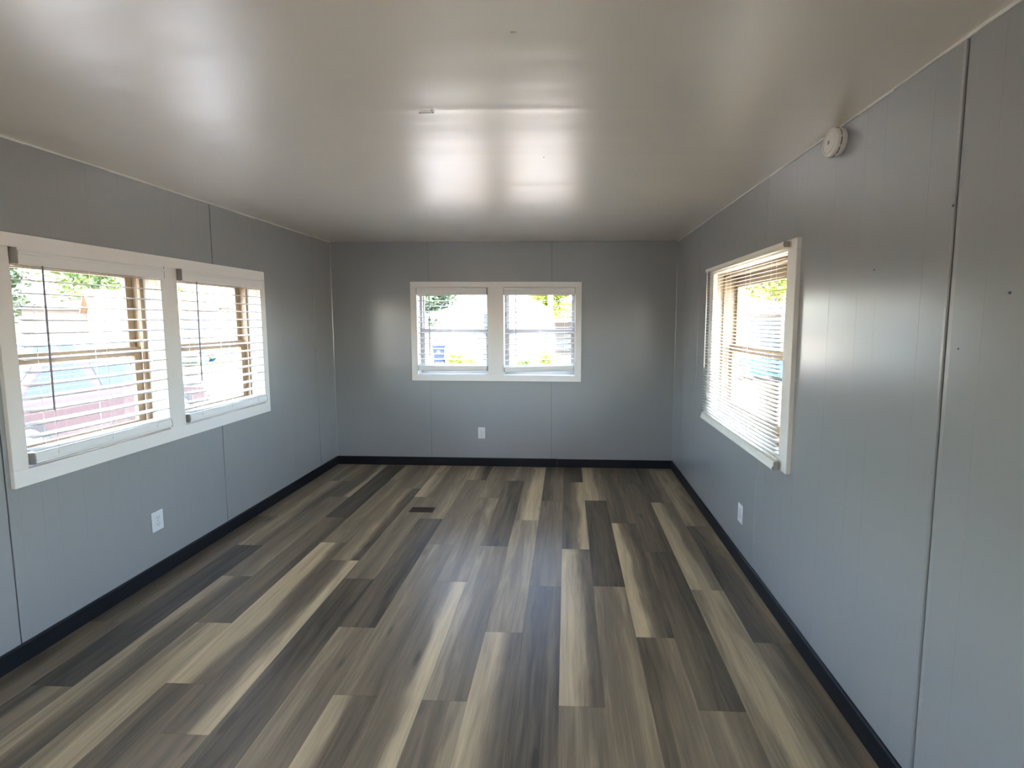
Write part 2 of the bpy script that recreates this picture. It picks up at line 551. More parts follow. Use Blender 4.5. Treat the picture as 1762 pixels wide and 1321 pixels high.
# ------------------------------------------------------------------ floor of planks
fl = structure(empty('floor'), 'vinyl plank floor in mixed dark brown, grey and tan strips')
part('subfloor', MB().box(-WT, W + WT, Y0 - WT, D + WT, -0.25, -0.006), 'subfloor', fl)
PW, PL = 0.1818, 1.22
PLANKS = {  # column: first joint (towards the end wall) then tones of each plank going towards the viewer
    0: ([4.50, 3.278, 2.058, 0.838], [(.5,.5,.5), (.42,.5,.55), (.15,.28,.38), (.22,.3,.35), (.3,.3,.3)]),
    1: ([4.05, 2.837, 1.667, 0.447], [(.3,.6,.5), (.62,.55,.22), (.10,.06,.05), (.12,.42,.5), (.3,.4,.4)]),
    2: ([3.677, 2.478, 1.258, 0.038], [(.28,.25,.7), (.42,.35,.52), (.68,.30,.22), (.6,.2,.5), (.3,.4,.4)]),
    3: ([4.50, 3.281, 2.074, 0.854], [(.4,.4,.4), (.10,.13,.06), (.35,.38,.18), (.55,.78,.72), (.4,.5,.4)]),
    4: ([4.10, 2.895, 1.702, 0.482], [(.62,.5,.35), (.45,.52,.42), (.85,.78,.30), (.28,.18,.30), (.4,.4,.4)]),
    5: ([3.89, 2.676, 1.478, 0.258], [(.4,.55,.5), (.45,.66,.12), (.22,.42,.85), (.38,.30,.5), (.4,.4,.4)]),
    6: ([3.703, 2.480, 1.260, 0.040], [(.8,.62,.36), (.45,.34,.46), (.13,.10,.18), (.10,.18,.14), (.4,.4,.4)]),
    7: ([4.50, 3.287, 2.069, 0.849], [(.5,.5,.5), (.40,.52,.58), (.24,.20,.10), (.58,.42,.46), (.4,.4,.4)]),
    8: ([4.127, 2.900, 1.671, 0.451], [(.68,.5,.12), (.42,.36,.5), (.52,.40,.34), (.78,.28,.24), (.4,.4,.4)]),
    9: ([3.708, 2.476, 1.256, 0.036], [(.56,.46,.36), (.46,.36,.58), (.38,.46,.9), (.5,.5,.65), (.4,.4,.4)]),
    10: ([4.123, 2.893, 1.660, 0.440], [(.5,.62,.36), (.30,.10,.14), (.62,.46,.40), (.42,.36,.58), (.4,.4,.4)]),
    11: ([4.50, 3.292, 2.063, 0.843], [(.5,.5,.5), (.45,.82,.85), (.60,.52,.60), (.8,.62,.25), (.4,.4,.4)]),
    12: ([3.67, 2.45, 1.23, 0.01], [(.14,.28,.36), (.30,.36,.42), (.20,.12,.24), (.18,.18,.12), (.4,.4,.4)]),
    13: ([4.113, 2.876, 1.655, 0.435], [(.16,.08,.04), (.18,.42,.78), (.9,.68,.28), (.5,.5,.44), (.4,.4,.4)]),
    14: ([3.69, 2.464, 1.244, 0.024], [(.78,.72,.45), (.16,.18,.08), (.5,.44,.56), (.46,.5,.35), (.4,.4,.4)]),
    15: ([4.49, 3.273, 2.056, 0.836], [(.4,.4,.4), (.28,.18,.30), (.9,.48,.18), (.25,.44,.52), (.4,.4,.4)]),
    16: ([4.08, 2.863, 1.656, 0.436], [(.25,.2,.25), (.28,.26,.18), (.30,.13,.10), (.46,.58,.42), (.4,.4,.4)]),
    17: ([3.67, 2.451, 1.231, 0.011], [(.18,.28,.52), (.75,.68,.40), (.58,.78,.70), (.45,.5,.5), (.4,.4,.4)]),
    18: ([4.47, 3.248, 2.041, 0.821], [(.5,.5,.5), (.62,.62,.52), (.15,.28,.55), (.50,.22,.42), (.4,.4,.4)]),
    19: ([4.0, 2.8, 1.6, 0.4], [(.5,.5,.5), (.4,.4,.4), (.4,.4,.4), (.4,.4,.4), (.4,.4,.4)]),
}
VENT = (1.152, 1.342, 3.396, 3.487)
_pm = {}
def plank_mesh(w, l):
    k = (round(w, 4), round(l, 4))
    if k not in _pm:
        e, g = 0.0006, 0.00012
        mb = MB().add([(g, g, -0.005), (w - g, g, -0.005), (w - g, l - g, -0.005), (g, l - g, -0.005),
                       (g, g, -e), (w - g, g, -e), (w - g, l - g, -e), (g, l - g, -e),
                       (g + e, g + e, 0), (w - g - e, g + e, 0), (w - g - e, l - g - e, 0), (g + e, l - g - e, 0)],
                      [(0, 3, 2, 1)] + [(i, (i + 1) % 4, 4 + (i + 1) % 4, 4 + i) for i in range(4)] +
                      [(4 + i, 4 + (i + 1) % 4, 8 + (i + 1) % 4, 8 + i) for i in range(4)] + [(8, 9, 10, 11)])
        me = mb.mesh('plank')
        me.materials.append(M['plank'])
        _pm[k] = me
    return _pm[k]
def lay(x0, w, ya, yb, tones, seed, off=0.0):
    o = bpy.data.objects.new('plank', plank_mesh(w, yb - ya))
    COL.objects.link(o)
    o.parent = fl
    o.location = (x0, ya, 0)
    o['t0'], o['t1'], o['t2'] = [float(t) for t in tones]
    o['seed'] = float(seed)
prnd = random.Random(11)
for k in range(20):
    joints, tones = PLANKS[k]
    x0 = k * PW
    w = PW if k < 19 else W - x0
    js = [D] + joints
    while js[-1] > Y0:
        js.append(js[-1] - PL)
    js[-1] = Y0
    for i in range(len(js) - 1):
        t = tones[i] if i < len(tones) else tuple(prnd.uniform(.1, .8) for _ in range(3))
        lay(x0, w, js[i + 1], js[i], t, prnd.random())

# ------------------------------------------------------------------ baseboards
def baseboard(name, side, segs):
    root = structure(empty(name), 'black painted baseboard')
    for (a, b, h) in segs:
        mb = MB()
        t = 0.013
        prof = [(0, 0.001), (-t, 0.001), (-t, h - 0.006), (-t + 0.006, h), (0, h)]
        vs = [wpt(side, u, v, z) for u in (a, b) for v, z in prof]
        n = len(prof)
        mb.add(vs, [tuple(range(n - 1, -1, -1)), tuple(range(n, 2 * n))] + [(i, (i + 1) % n, n + (i + 1) % n, n + i) for i in range(n)])
        part('board', mb, 'base', root)
baseboard('baseboard_left', 'left', [(Y0, 0.6, 0.084), (0.601, D, 0.084)])
baseboard('baseboard_right', 'right', [(Y0, 0.2, 0.085), (0.201, 2.545, 0.087), (2.546, D, 0.083)])
baseboard('baseboard_back', 'back', [(0.013, 2.295, 0.086), (2.296, W - 0.013, 0.0835)])

# ------------------------------------------------------------------ windows
def casing(side, outer, opens, root, t=0.018):
    u0, u1, z0, z1 = outer
    ou0, ou1 = opens[0][0], opens[-1][1]
    oz0, oz1 = min(o[2] for o in opens), max(o[3] for o in opens)
    def board(a, b, c, d):
        mb = MB()
        wbox(mb, side, a, b, -t, 0.006, c, d)
        part('casing_board', mb, 'trim', root, bevel=0.002)
    board(u0, u1, oz1, z1)
    board(u0, u1, z0, oz0)
    board(u0, ou0, oz0, oz1)
    board(ou1, u1, oz0, oz1)
    for p, q in zip(opens, opens[1:]):
        board(p[1], q[0], oz0, oz1)

def window_unit(side, o, root, rev, frame_m, liner_m, stile, top, bottom, meet, gl=0.135, upper_inset=0.0, glass='glass'):
    u0, u1, z0, z1 = o
    e = 0.004
    # liner boards of the opening
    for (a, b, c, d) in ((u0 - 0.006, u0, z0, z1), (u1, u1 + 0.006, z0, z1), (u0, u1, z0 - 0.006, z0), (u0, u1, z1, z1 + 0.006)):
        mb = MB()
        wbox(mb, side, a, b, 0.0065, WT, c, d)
        part('jamb_liner', mb, frame_m if (d == z0 and frame_m == 'wood') else liner_m, root)  # sill coloured frame brown to paint in the shade below the blind rail
    # fixed outer frame
    fw_, vt = 0.022, rev
    mb = MB()
    for (a, b, c, d) in ((u0 - 0.002, u0 + fw_, z0, z1), (u1 - fw_, u1 + 0.002, z0, z1), (u0 + fw_, u1 - fw_, z0, z0 + fw_), (u0 + fw_, u1 - fw_, z1 - fw_, z1)):
        wbox(mb, side, a, b, vt, WT + 0.012, c, d)
    fr = part('window_frame', mb, frame_m, root, bevel=0.0015)
    # the two sashes: stiles, rails and a pane each
    for nm, za, zb, v, rt, rb in (('upper_sash', meet[0], z1 - fw_, gl, top, meet[1] - meet[0]), ('lower_sash', z0 + fw_, meet[1], gl - 0.024, meet[1] - meet[0], bottom)):
        ins = upper_inset if nm == 'upper_sash' else 0.0
        mb = MB()
        a, b = u0 + fw_, u1 - fw_
        st = stile - fw_ - ins
        wbox(mb, side, a, a + st, v, v + 0.022, za, zb)
        wbox(mb, side, b - st, b, v, v + 0.022, za, zb)
        wbox(mb, side, a + st, b - st, v, v + 0.022, za, za + rb)
        wbox(mb, side, a + st, b - st, v, v + 0.022, zb - rt, zb)
        s = part(nm, mb, frame_m, root, bevel=0.0015)
        mb = MB()
        wbox(mb, side, a + st - 0.004, b - st + 0.004, v + 0.009, v + 0.012, za + rb - 0.004, zb - rt + 0.004)
        part('pane', mb, glass, s)
    return fr

w1 = structure(empty('window_1'), 'white cased double window on the wall nearest the parked cars')
casing('left', (1.808, 3.497, 0.774, 1.873), OPEN['left'][1:], w1)
for o in OPEN['left'][1:]:
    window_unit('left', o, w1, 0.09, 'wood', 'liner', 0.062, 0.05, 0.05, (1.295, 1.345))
w2 = structure(empty('window_2'), 'white cased pair of windows in the end wall')
casing('back', (0.813, 2.531, 0.886, 1.883), OPEN['back'], w2)
for o in OPEN['back']:
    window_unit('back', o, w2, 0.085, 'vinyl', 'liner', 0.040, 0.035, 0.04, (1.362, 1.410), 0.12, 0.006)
w3 = structure(empty('window_3'), 'white cased single window behind the mini blind')
casing('right', (2.165, 3.432, 0.770, 1.893), OPEN['right'][1:], w3, 0.022)
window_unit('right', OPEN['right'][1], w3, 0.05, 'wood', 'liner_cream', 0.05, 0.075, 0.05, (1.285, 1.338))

# unseen windows added behind the viewer to bring more daylight indoors
for i_, sd in ((4, 'left'), (5, 'right')):
    wx = structure(empty('window_%d' % i_), 'bare unseen window added behind the viewer to light the room')
    o = OPEN[sd][0]
    casing(sd, (o[0] - 0.06, o[1] + 0.06, o[2] - 0.06, o[3] + 0.06), [o], wx)
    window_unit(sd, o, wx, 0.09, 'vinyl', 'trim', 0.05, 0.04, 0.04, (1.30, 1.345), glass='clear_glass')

# ------------------------------------------------------------------ blinds
def slat_mesh(side, length, width, tilt, curve=0.0022, th=0.0026, seg=6):
    """one slat, centre at the origin, long axis along u; room edge drops with tilt"""
    mb = MB()
    top, bot = [], []
    for i in range(seg + 1):
        s = -0.5 + i / seg
        v = s * width
        z = curve * (1 - 4 * s * s)
        c, sn = math.cos(tilt), math.sin(tilt)
        vv, zz = v * c - z * sn * 0, z + v * sn
        top.append((vv, zz + th / 2))
        bot.append((vv, zz - th / 2))
    prof = top + bot[::-1]
    n = len(prof)
    def P(u, v, z):
        a = wpt(side, u, v, z)
        o = wpt(side, 0, 0, 0)
        return (a[0] - o[0], a[1] - o[1], a[2] - o[2])
    vs = [P(u, v, z) for u in (-length / 2, length / 2) for v, z in prof]
    mb.add(vs, [tuple(range(n - 1, -1, -1)), tuple(range(n, 2 * n))] + [(i, (i + 1) % n, n + (i + 1) % n, n + i) for i in range(n)])
    return mb

def blind(name, side, u0, u1, z_top, z_rail, label, group, n=15, valance_h=0.074, v_mid=-0.004, wand_u=None, wand_z=1.11,
          slat_w=0.058, tilt=math.radians(7), rail_tilt=0.0, end_first=True):
    root = empty(name, wpt(side, (u0 + u1) / 2, v_mid, z_rail))
    tag(root, label, 'blind', group)
    bx, by, bz = root.location
    def P(nm, mb, m, bevel=0.0, parent=root):
        o = part(nm, mb, m, parent, bevel=bevel)
        o.matrix_parent_inverse = Matrix.Translation((-bx, -by, -bz))
        return o
    mb = MB()
    wbox(mb, side, u0, u1, v_mid - 0.026, v_mid + 0.026, z_top - 0.05, z_top - 0.002)
    P('headrail', mb, 'endcap', 0.002)
    # valance with a moulded face
    v0 = v_mid - 0.030
    prof = [(v0, z_top - valance_h), (v0 - 0.008, z_top - valance_h), (v0 - 0.011, z_top - valance_h + 0.008), (v0 - 0.011, z_top - 0.030),
            (v0 - 0.014, z_top - 0.026), (v0 - 0.014, z_top - 0.017), (v0 - 0.009, z_top - 0.012), (v0 - 0.009, z_top - 0.001), (v0, z_top - 0.001)]
    mb = MB()
    k = len(prof)
    vs = [wpt(side, u, v, z) for u in (u0 + 0.002, u1 - 0.001) for v, z in prof]
    mb.add(vs, [tuple(range(k - 1, -1, -1)), tuple(range(k, 2 * k))] + [(i, (i + 1) % k, k + (i + 1) % k, k + i) for i in range(k)])
    P('valance', mb, 'blind')
    for ua in (u0 - 0.003, u1 - 0.001):
        mb = MB()
        wbox(mb, side, ua, ua + 0.004, v_mid - 0.041, v_mid + 0.02, z_top - valance_h + 0.004, z_top - 0.002)
        P('end_bracket', mb, 'endcap', 0.001)
    # slats
    zt = z_top - valance_h - 0.004
    zb = z_rail + 0.062
    ln = u1 - u0 - 0.012
    sm = slat_mesh(side, ln, slat_w, tilt).mesh('slat')
    sm.materials.append(M['blind'])
    for p in sm.polygons:
        p.use_smooth = len(p.vertices) == 4
    rnd = random.Random(name + label)
    uc = (u0 + u1) / 2
    for i in range(n):
        f = i / (n - 1)
        z = zt + (zb - zt) * f
        o = bpy.data.objects.new('slat', sm)
        COL.objects.link(o)
        o.parent = root
        w_ = wpt(side, uc + rnd.uniform(-.002, .002), v_mid, z)
        o.location = (w_[0] - bx, w_[1] - by, w_[2] - bz)
        t = rail_tilt * f + rnd.uniform(-.0015, .0015)
        if side == 'back':
            o.rotation_euler = (0, -t, 0)
        else:
            o.rotation_euler = (t, 0, 0)
    # bottom rail, trapezoid section with its end caps
    z0 = z_rail
    prof = [(v_mid + 0.028, z0 + 0.004), (v_mid + 0.024, z0), (v_mid - 0.026, z0), (v_mid - 0.033, z0 + 0.008), (v_mid - 0.031, z0 + 0.013),
            (v_mid - 0.034, z0 + 0.018), (v_mid - 0.030, z0 + 0.048), (v_mid - 0.026, z0 + 0.052), (v_mid + 0.024, z0 + 0.052), (v_mid + 0.028, z0 + 0.048)]
    k = len(prof)
    mb = MB()
    vs = []
    for u in (u0 + 0.006, u1 - 0.008):
        dz = rail_tilt * (u - uc)
        vs += [wpt(side, u, v, z + dz) for v, z in prof]
    mb.add(vs, [tuple(range(k - 1, -1, -1)), tuple(range(k, 2 * k))] + [(i, (i + 1) % k, k + (i + 1) % k, k + i) for i in range(k)])
    rail = P('bottom_rail', mb, 'blind')
    for ua, ub in ((u0 + 0.001, u0 + 0.006), (u1 - 0.008, u1 - 0.003)):
        mb = MB()
        vs = []
        for u in (ua, ub):
            vs += [wpt(side, u, v, z + rail_tilt * (u - uc)) for v, z in prof]
        mb.add(vs, [tuple(range(k - 1, -1, -1)), tuple(range(k, 2 * k))] + [(i, (i + 1) % k, k + (i + 1) % k, k + i) for i in range(k)])
        c = P('end_cap', mb, 'endcap')
    # ladder strings, front and back, with a button below the rail
    for f in (0.14, 0.5, 0.86):
        u = u0 + (u1 - u0) * f
        for v in (v_mid - slat_w / 2 - 0.001, v_mid + slat_w / 2 + 0.001):
            mb = MB().tube([wpt(side, u, v, z_top - 0.04), wpt(side, u, v, z0 + 0.03 + rail_tilt * (u - uc))], 0.0011, 5)
            P('ladder_string', mb, 'string')
        mb = MB()
        wbox(mb, side, u - 0.006, u + 0.006, v_mid - 0.0355, v_mid - 0.030, z0 + 0.024 + rail_tilt * (u - uc), z0 + 0.040 + rail_tilt * (u - uc))
        P('string_clip', mb, 'blind', 0.001)
    if wand_u:
        v = v_mid - 0.038
        mb = MB().tube([wpt(side, wand_u, v, z_top - valance_h + 0.004), wpt(side, wand_u - 0.002, v, (z_top + wand_z) / 2), wpt(side, wand_u - 0.004, v, wand_z)], 0.0042, 6)
        P('wand', mb, 'wand')
    return root

GB = 'white two inch blinds'
blind('window_blind', 'left', 1.874, 2.580, 1.812, 0.861, 'white slat blind nearest the viewer, cars and a gabled house behind it', GB, wand_u=1.966, wand_z=1.09)
blind('window_blind', 'left', 2.703, 3.440, 1.812, 0.861, 'white slat blind beside the end wall corner, grass strip behind it', GB, wand_u=2.811, wand_z=1.11)
blind('window_blind', 'back', 0.884, 1.588, 1.824, 0.990, 'white slat blind on the end wall with blue bin behind it', GB, n=14, wand_u=1.012, wand_z=1.129)
blind('window_blind', 'back', 1.760, 2.462, 1.824, 0.990, 'white slat blind on the end wall with its bottom rail hanging crooked', GB, n=14, wand_u=1.880, wand_z=1.134, rail_tilt=0.034)

def mini_blind():
    side, u0, u1, vm = 'right', 2.222, 3.425, -0.043
    z_top, z_rail = 1.882, 0.775
    root = empty('mini_blind', wpt(side, (u0 + u1) / 2, vm, z_rail))
    tag(root, 'cream mini blind with narrow slats mounted outside its window trim', 'blind')
    bx, by, bz = root.location
    def P(nm, mb, m, bevel=0.0):
        o = part(nm, mb, m, root, bevel=bevel)
        o.matrix_parent_inverse = Matrix.Translation((-bx, -by, -bz))
        return o
    prof = [(vm + 0.014, z_top - 0.026), (vm - 0.010, z_top - 0.026), (vm - 0.015, z_top - 0.020), (vm - 0.015, z_top - 0.003), (vm - 0.011, z_top), (vm + 0.014, z_top)]
    k = len(prof)
    def ext(pr, a, b):
        vs = [wpt(side, u, v, z) for u in (a, b) for v, z in pr]
        n = len(pr)
        return MB().add(vs, [tuple(range(n - 1, -1, -1)), tuple(range(n, 2 * n))] + [(i, (i + 1) % n, n + (i + 1) % n, n + i) for i in range(n)])
    P('headrail', ext(prof, u0, u1), 'blindcream')
    P('end_cap', ext(prof, u0 - 0.006, u0 - 0.0002), 'endcap')
    P('end_cap', ext(prof, u1 + 0.0002, u1 + 0.006), 'endcap')
    n = 49
    zt, zb = z_top - 0.034, z_rail + 0.048
    sm = slat_mesh(side, u1 - u0 - 0.004, 0.025, math.radians(9), 0.0016, 0.0009, 4).mesh('slat')
    sm.materials.append(M['blindcream'])
    for p in sm.polygons:
        p.use_smooth = len(p.vertices) == 4
    rnd = random.Random(5)
    for i in range(n):
        f = i / (n - 1)
        o = bpy.data.objects.new('slat', sm)
        COL.objects.link(o)
        o.parent = root
        w_ = wpt(side, (u0 + u1) / 2 + rnd.uniform(-.002, .002), vm, zt + (zb - zt) * f)
        o.location = (w_[0] - bx, w_[1] - by, w_[2] - bz)
        o.rotation_euler = (rnd.uniform(-.001, .001), 0, 0)
    rp = [(vm + 0.013, z_rail + 0.006), (vm + 0.008, z_rail), (vm - 0.016, z_rail - 0.004), (vm - 0.022, z_rail + 0.002), (vm - 0.020, z_rail + 0.012),
          (vm - 0.014, z_rail + 0.018), (vm - 0.014, z_rail + 0.034), (vm - 0.008, z_rail + 0.040), (vm + 0.010, z_rail + 0.040), (vm + 0.013, z_rail + 0.034)]
    P('bottom_rail', ext(rp, u0 + 0.002, u1), 'blindcream')
    P('end_cap', ext(rp, u0 - 0.004, u0 + 0.0018), 'endcap')
    P('end_cap', ext(rp, u1 + 0.0002, u1 + 0.005), 'endcap')
    for f in (0.10, 0.37, 0.63, 0.90):
        u = u0 + (u1 - u0) * f
        for v in (vm - 0.0132, vm + 0.0132):
            P('ladder_string', MB().tube([wpt(side, u, v, z_top - 0.02), wpt(side, u, v, z_rail + 0.03)], 0.0007, 4), 'string')
        mb = MB()
        wbox(mb, side, u - 0.007, u + 0.007, vm - 0.0158, vm - 0.013, z_rail + 0.019, z_rail + 0.030)
        P('string_clip', mb, 'blindcream')
    P('wand', MB().tube([wpt(side, u1 - 0.06, vm - 0.02, z_top - 0.02), wpt(side, u1 - 0.055, vm - 0.021, 1.16)], 0.0035, 6), 'blindcream')
mini_blind()

# ------------------------------------------------------------------ outlets
def outlet(side, u, z, label):
    root = empty('outlet', wpt(side, u, 0, z))
    tag(root, label, 'outlet', 'white duplex outlets')
    bx, by, bz = root.location
    def P(nm, mb, m, parent, bevel=0.0):
        o = part(nm, mb, m, parent, bevel=bevel)
        if parent is root:
            o.matrix_parent_inverse = Matrix.Translation((-bx, -by, -bz))
        return o
    def abs_child(nm, mb, m, parent, bevel=0.0):
        o = part(nm, mb, m, parent, bevel=bevel)
        o.matrix_parent_inverse = Matrix.Translation((-bx, -by, -bz)) @ Matrix.Identity(4)
        return o
    mb = MB()
    wbox(mb, side, u - 0.036, u + 0.036, -0.007, -0.0005, z - 0.058, z + 0.058)
    P('cover_plate', mb, 'plate', root, 0.003)
    for dz in (-0.020, 0.020):
        pts = []
        for k in range(24):
            a = 2 * math.pi * k / 24
            x, y = 0.0172 * math.cos(a), 0.0172 * math.sin(a)
            pts.append((x, max(-0.0135, min(0.0135, y))))
        mb = MB()
        n = len(pts)
        vs = [wpt(side, u + x, v, z + dz + y) for v in (-0.0095, -0.006) for x, y in pts]
        mb.add(vs, [tuple(range(n)), tuple(range(2 * n - 1, n - 1, -1))] + [(i, (i + 1) % n, n + (i + 1) % n, n + i) for i in range(n)])
        r = P('receptacle', mb, 'plate', root)
        for du, h in ((-0.0064, 0.0085), (0.0064, 0.0070)):
            mb = MB()
            wbox(mb, side, u + du - 0.0011, u + du + 0.0011, -0.0099, -0.0094, z + dz + 0.003 - h / 2, z + dz + 0.003 + h / 2)
            P('slot', mb, 'slot', r)
        mb = MB()
        pts2 = [(0.0024 * math.cos(2 * math.pi * k / 10), -0.0075 + 0.0024 * math.sin(2 * math.pi * k / 10)) for k in range(10)]
        vs = [wpt(side, u + x, v, z + dz + y) for v in (-0.0099, -0.0094) for x, y in pts2]
        mb.add(vs, [tuple(range(10)), tuple(range(19, 9, -1))] + [(i, (i + 1) % 10, 10 + (i + 1) % 10, 10 + i) for i in range(10)])
        P('slot', mb, 'slot', r)
    pts2 = [(0.003 * math.cos(2 * math.pi * k / 10), 0.003 * math.sin(2 * math.pi * k / 10)) for k in range(10)]
    vs = [wpt(side, u + x, v, z + y) for v in (-0.0085, -0.006) for x, y in pts2]
    mb = MB().add(vs, [tuple(range(10)), tuple(range(19, 9, -1))] + [(i, (i + 1) % 10, 10 + (i + 1) % 10, 10 + i) for i in range(10)])
    P('screw', mb, 'endcap', root)
outlet('left', 2.467, 0.333, 'white duplex outlet low on the wall under the double window')
outlet('back', 1.518, 0.347, 'white duplex outlet low on the end wall, below its windows')
outlet('right', 2.738, 0.325, 'white duplex outlet low on the wall under the mini blind')

# ------------------------------------------------------------------ floor register
def register():
    x0, x1, y0, y1 = VENT
    root = empty('floor_register', ((x0 + x1) / 2, (y0 + y1) / 2, 0))
    tag(root, 'small dark brown metal heating register set into the plank floor', 'floor vent')
    bx, by, bz = root.location
    def P(nm, mb, m, bevel=0.0):
        o = part(nm, mb, m, root, bevel=bevel)
        o.matrix_parent_inverse = Matrix.Translation((-bx, -by, -bz))
        return o
    P('shaft', MB().box(x0 + 0.008, x1 - 0.008, y0 + 0.008, y1 - 0.008, 0.0003, 0.0008), 'ventdark')  # flat dark sheet that paints the shade inside the register
    mb = MB()
    for a in ((x0, x1, y0, y0 + 0.011), (x0, x1, y1 - 0.011, y1), (x0, x0 + 0.011, y0 + 0.011, y1 - 0.011), (x1 - 0.011, x1, y0 + 0.011, y1 - 0.011), ((x0 + x1) / 2 - 0.004, (x0 + x1) / 2 + 0.004, y0 + 0.011, y1 - 0.011)):
        mb.box(*a, 0.0004, 0.0045)
    P('rim', mb, 'vent', 0.001)
    for k in range(18):
        x = x0 + 0.018 + (x1 - x0 - 0.036) * k / 17
        if abs(x - (x0 + x1) / 2) < 0.006: continue
        P('louver', MB().box(x - 0.0018, x + 0.0018, y0 + 0.011, y1 - 0.011, 0.0006, 0.0036), 'vent')
register()

# ------------------------------------------------------------------ smoke detector
def detector():
    root = empty('smoke_detector', (W, 1.905, 2.214))
    root.rotation_euler = (0, -math.pi / 2, 0)
    tag(root, 'round white smoke detector high on the wall just under the ceiling', 'smoke detector')
    part('mounting_plate', MB().lathe([(0.046, 0.0), (0.052, 0.002), (0.052, 0.008), (0.049, 0.011)], 40), 'smoke', root, smooth=False)
    part('body', MB().lathe([(0.049, 0.0112), (0.054, 0.013), (0.055, 0.020), (0.054, 0.0232), (0.050, 0.0232), (0.050, 0.0262), (0.054, 0.0262), (0.055, 0.031), (0.053, 0.038), (0.048, 0.0425), (0.043, 0.0432), (0.042, 0.0410), (0.039, 0.0415), (0.037, 0.0440), (0.02, 0.0452), (0.001, 0.0455)], 48), 'smoke', root)
    for k in range(9):
        a0 = 2 * math.pi * (k + 0.08) / 9
        a1 = 2 * math.pi * (k + 0.80) / 9
        mb = MB()
        vs = []
        for i in range(7):
            a = a0 + (a1 - a0) * i / 6
            for r, z in ((0.0502, 0.0233), (0.0548, 0.0233), (0.0548, 0.0261), (0.0502, 0.0261)):
                vs.append((r * math.cos(a), r * math.sin(a), z))
        fs = [(0, 1, 2, 3), (27, 26, 25, 24)]
        for i in range(6):
            for j in range(4):
                fs.append((i * 4 + j, i * 4 + (j + 1) % 4, (i + 1) * 4 + (j + 1) % 4, (i + 1) * 4 + j))
        mb.add(vs, fs)
        part('vent_slot', mb, 'slot', root)
    b = part('test_button', MB().box(-0.007, 0.007, -0.005, 0.005, 0.045, 0.0475), 'endcap', root, bevel=0.001)
detector()

#EXTERIOR
# ------------------------------------------------------------------ outside: ground
M['concrete'] = mat('concrete_pale', (0.32, 0.285, 0.24), 0.85, noise=(1.2, 0.12))
M['gravel'] = mat('gravel_tan', (0.28, 0.225, 0.165), 0.95, noise=(3, 0.25))
M['grass'] = mat('grass_green', (0.14, 0.19, 0.035), 0.9, noise=(2.0, 0.3))
M['asphalt'] = mat('asphalt_grey', (0.30, 0.29, 0.28), 0.9, noise=(4, 0.15))
structure(part('ground', MB().box(-90, 90, -40, 110, GZ - 0.2, GZ), 'gravel'), 'pale tan gravel ground of the trailer park')
def slab(name, poly, z, m, label):
    mb = MB().prism(poly, GZ - 0.05, GZ + z, 'z')
    return structure(part(name, mb, m), label)
slab('driveway', [(-12.5, 1.0), (-0.6, 1.0), (-0.6, 14), (-7, 19.0), (-12.5, 19.0)], 0.012, 'concrete', 'pale concrete driveway outside the double window')
M['concrete_white'] = mat('concrete_white', (0.38, 0.335, 0.27), 0.85, noise=(1.2, 0.1))
slab('driveway', [(4.2, 1.5), (13.5, 1.5), (14, 15.2), (4.2, 16.5)], 0.012, 'concrete_white', 'pale concrete parking pad beside the blue car')
slab('driveway', [(-7, 21.5), (-2.95, 21.2), (-2.95, 30), (-9, 30)], 0.010, 'concrete', 'pale concrete pad under the white awning')
slab('lawn', [(-20, 19.4), (-8.2, 19.4), (-8.2, 24.0), (-22, 24.0)], 0.03, 'grass', 'strip of sunlit green lawn beyond the driveway')
slab('lawn', [(-7.5, 15.5), (3.4, 17.4), (3.4, 21.2), (-7.5, 21.2)], 0.028, 'grass', 'sunlit lawn in front of the white trailer')
slab('road', [(-80, 24.3), (-9.5, 24.3), (-9.5, 30.5), (-80, 30.5)], 0.012, 'asphalt', 'grey park road in front of the far houses')

# ------------------------------------------------------------------ outside: houses
M['siding_white'] = mat('house_siding_white', (0.30, 0.30, 0.295), 0.6)
M['siding_grey'] = mat('house_siding_grey', (0.17, 0.17, 0.165), 0.7)
M['siding_tan'] = mat('house_siding_tan', (0.075, 0.060, 0.044), 0.7)
M['siding_cream'] = mat('house_siding_cream', (0.12, 0.105, 0.088), 0.7)
M['shingle'] = mat('shingle_pale', (0.10, 0.094, 0.098), 0.85, noise=(6, 0.15))
M['shingle_tan'] = mat('shingle_tan', (0.16, 0.10, 0.055), 0.85, noise=(6, 0.15))
M['white'] = mat('white_paint_outside', (0.32, 0.32, 0.315), 0.5)
M['dark_glass'] = mat('dark_window_glass', (0.03, 0.036, 0.05), 0.12, spec=0.2)
M['blue_paint'] = mat('shutter_blue', (0.07, 0.13, 0.20), 0.6)
M['door_blue'] = mat('garage_door_blue', (0.07, 0.11, 0.17), 0.6)
M['skirt'] = mat('skirting_grey', (0.55, 0.55, 0.53), 0.7)
M['pole'] = mat('pole_pale', (0.62, 0.60, 0.56), 0.8, noise=(5, 0.15))

def lap_wall(mb, x0, x1, y, z0, z1, face, pitch=0.2):
    """lap boards on a wall that faces -y (face=-1) or +y"""
    n = max(1, int(round((z1 - z0) / pitch)))
    h = (z1 - z0) / n
    for i in range(n):
        a = z0 + h * i
        mb.prism([(y, a), (y + face * 0.022, a), (y + face * 0.006, a + h), (y, a + h)], x0, x1, 'x')

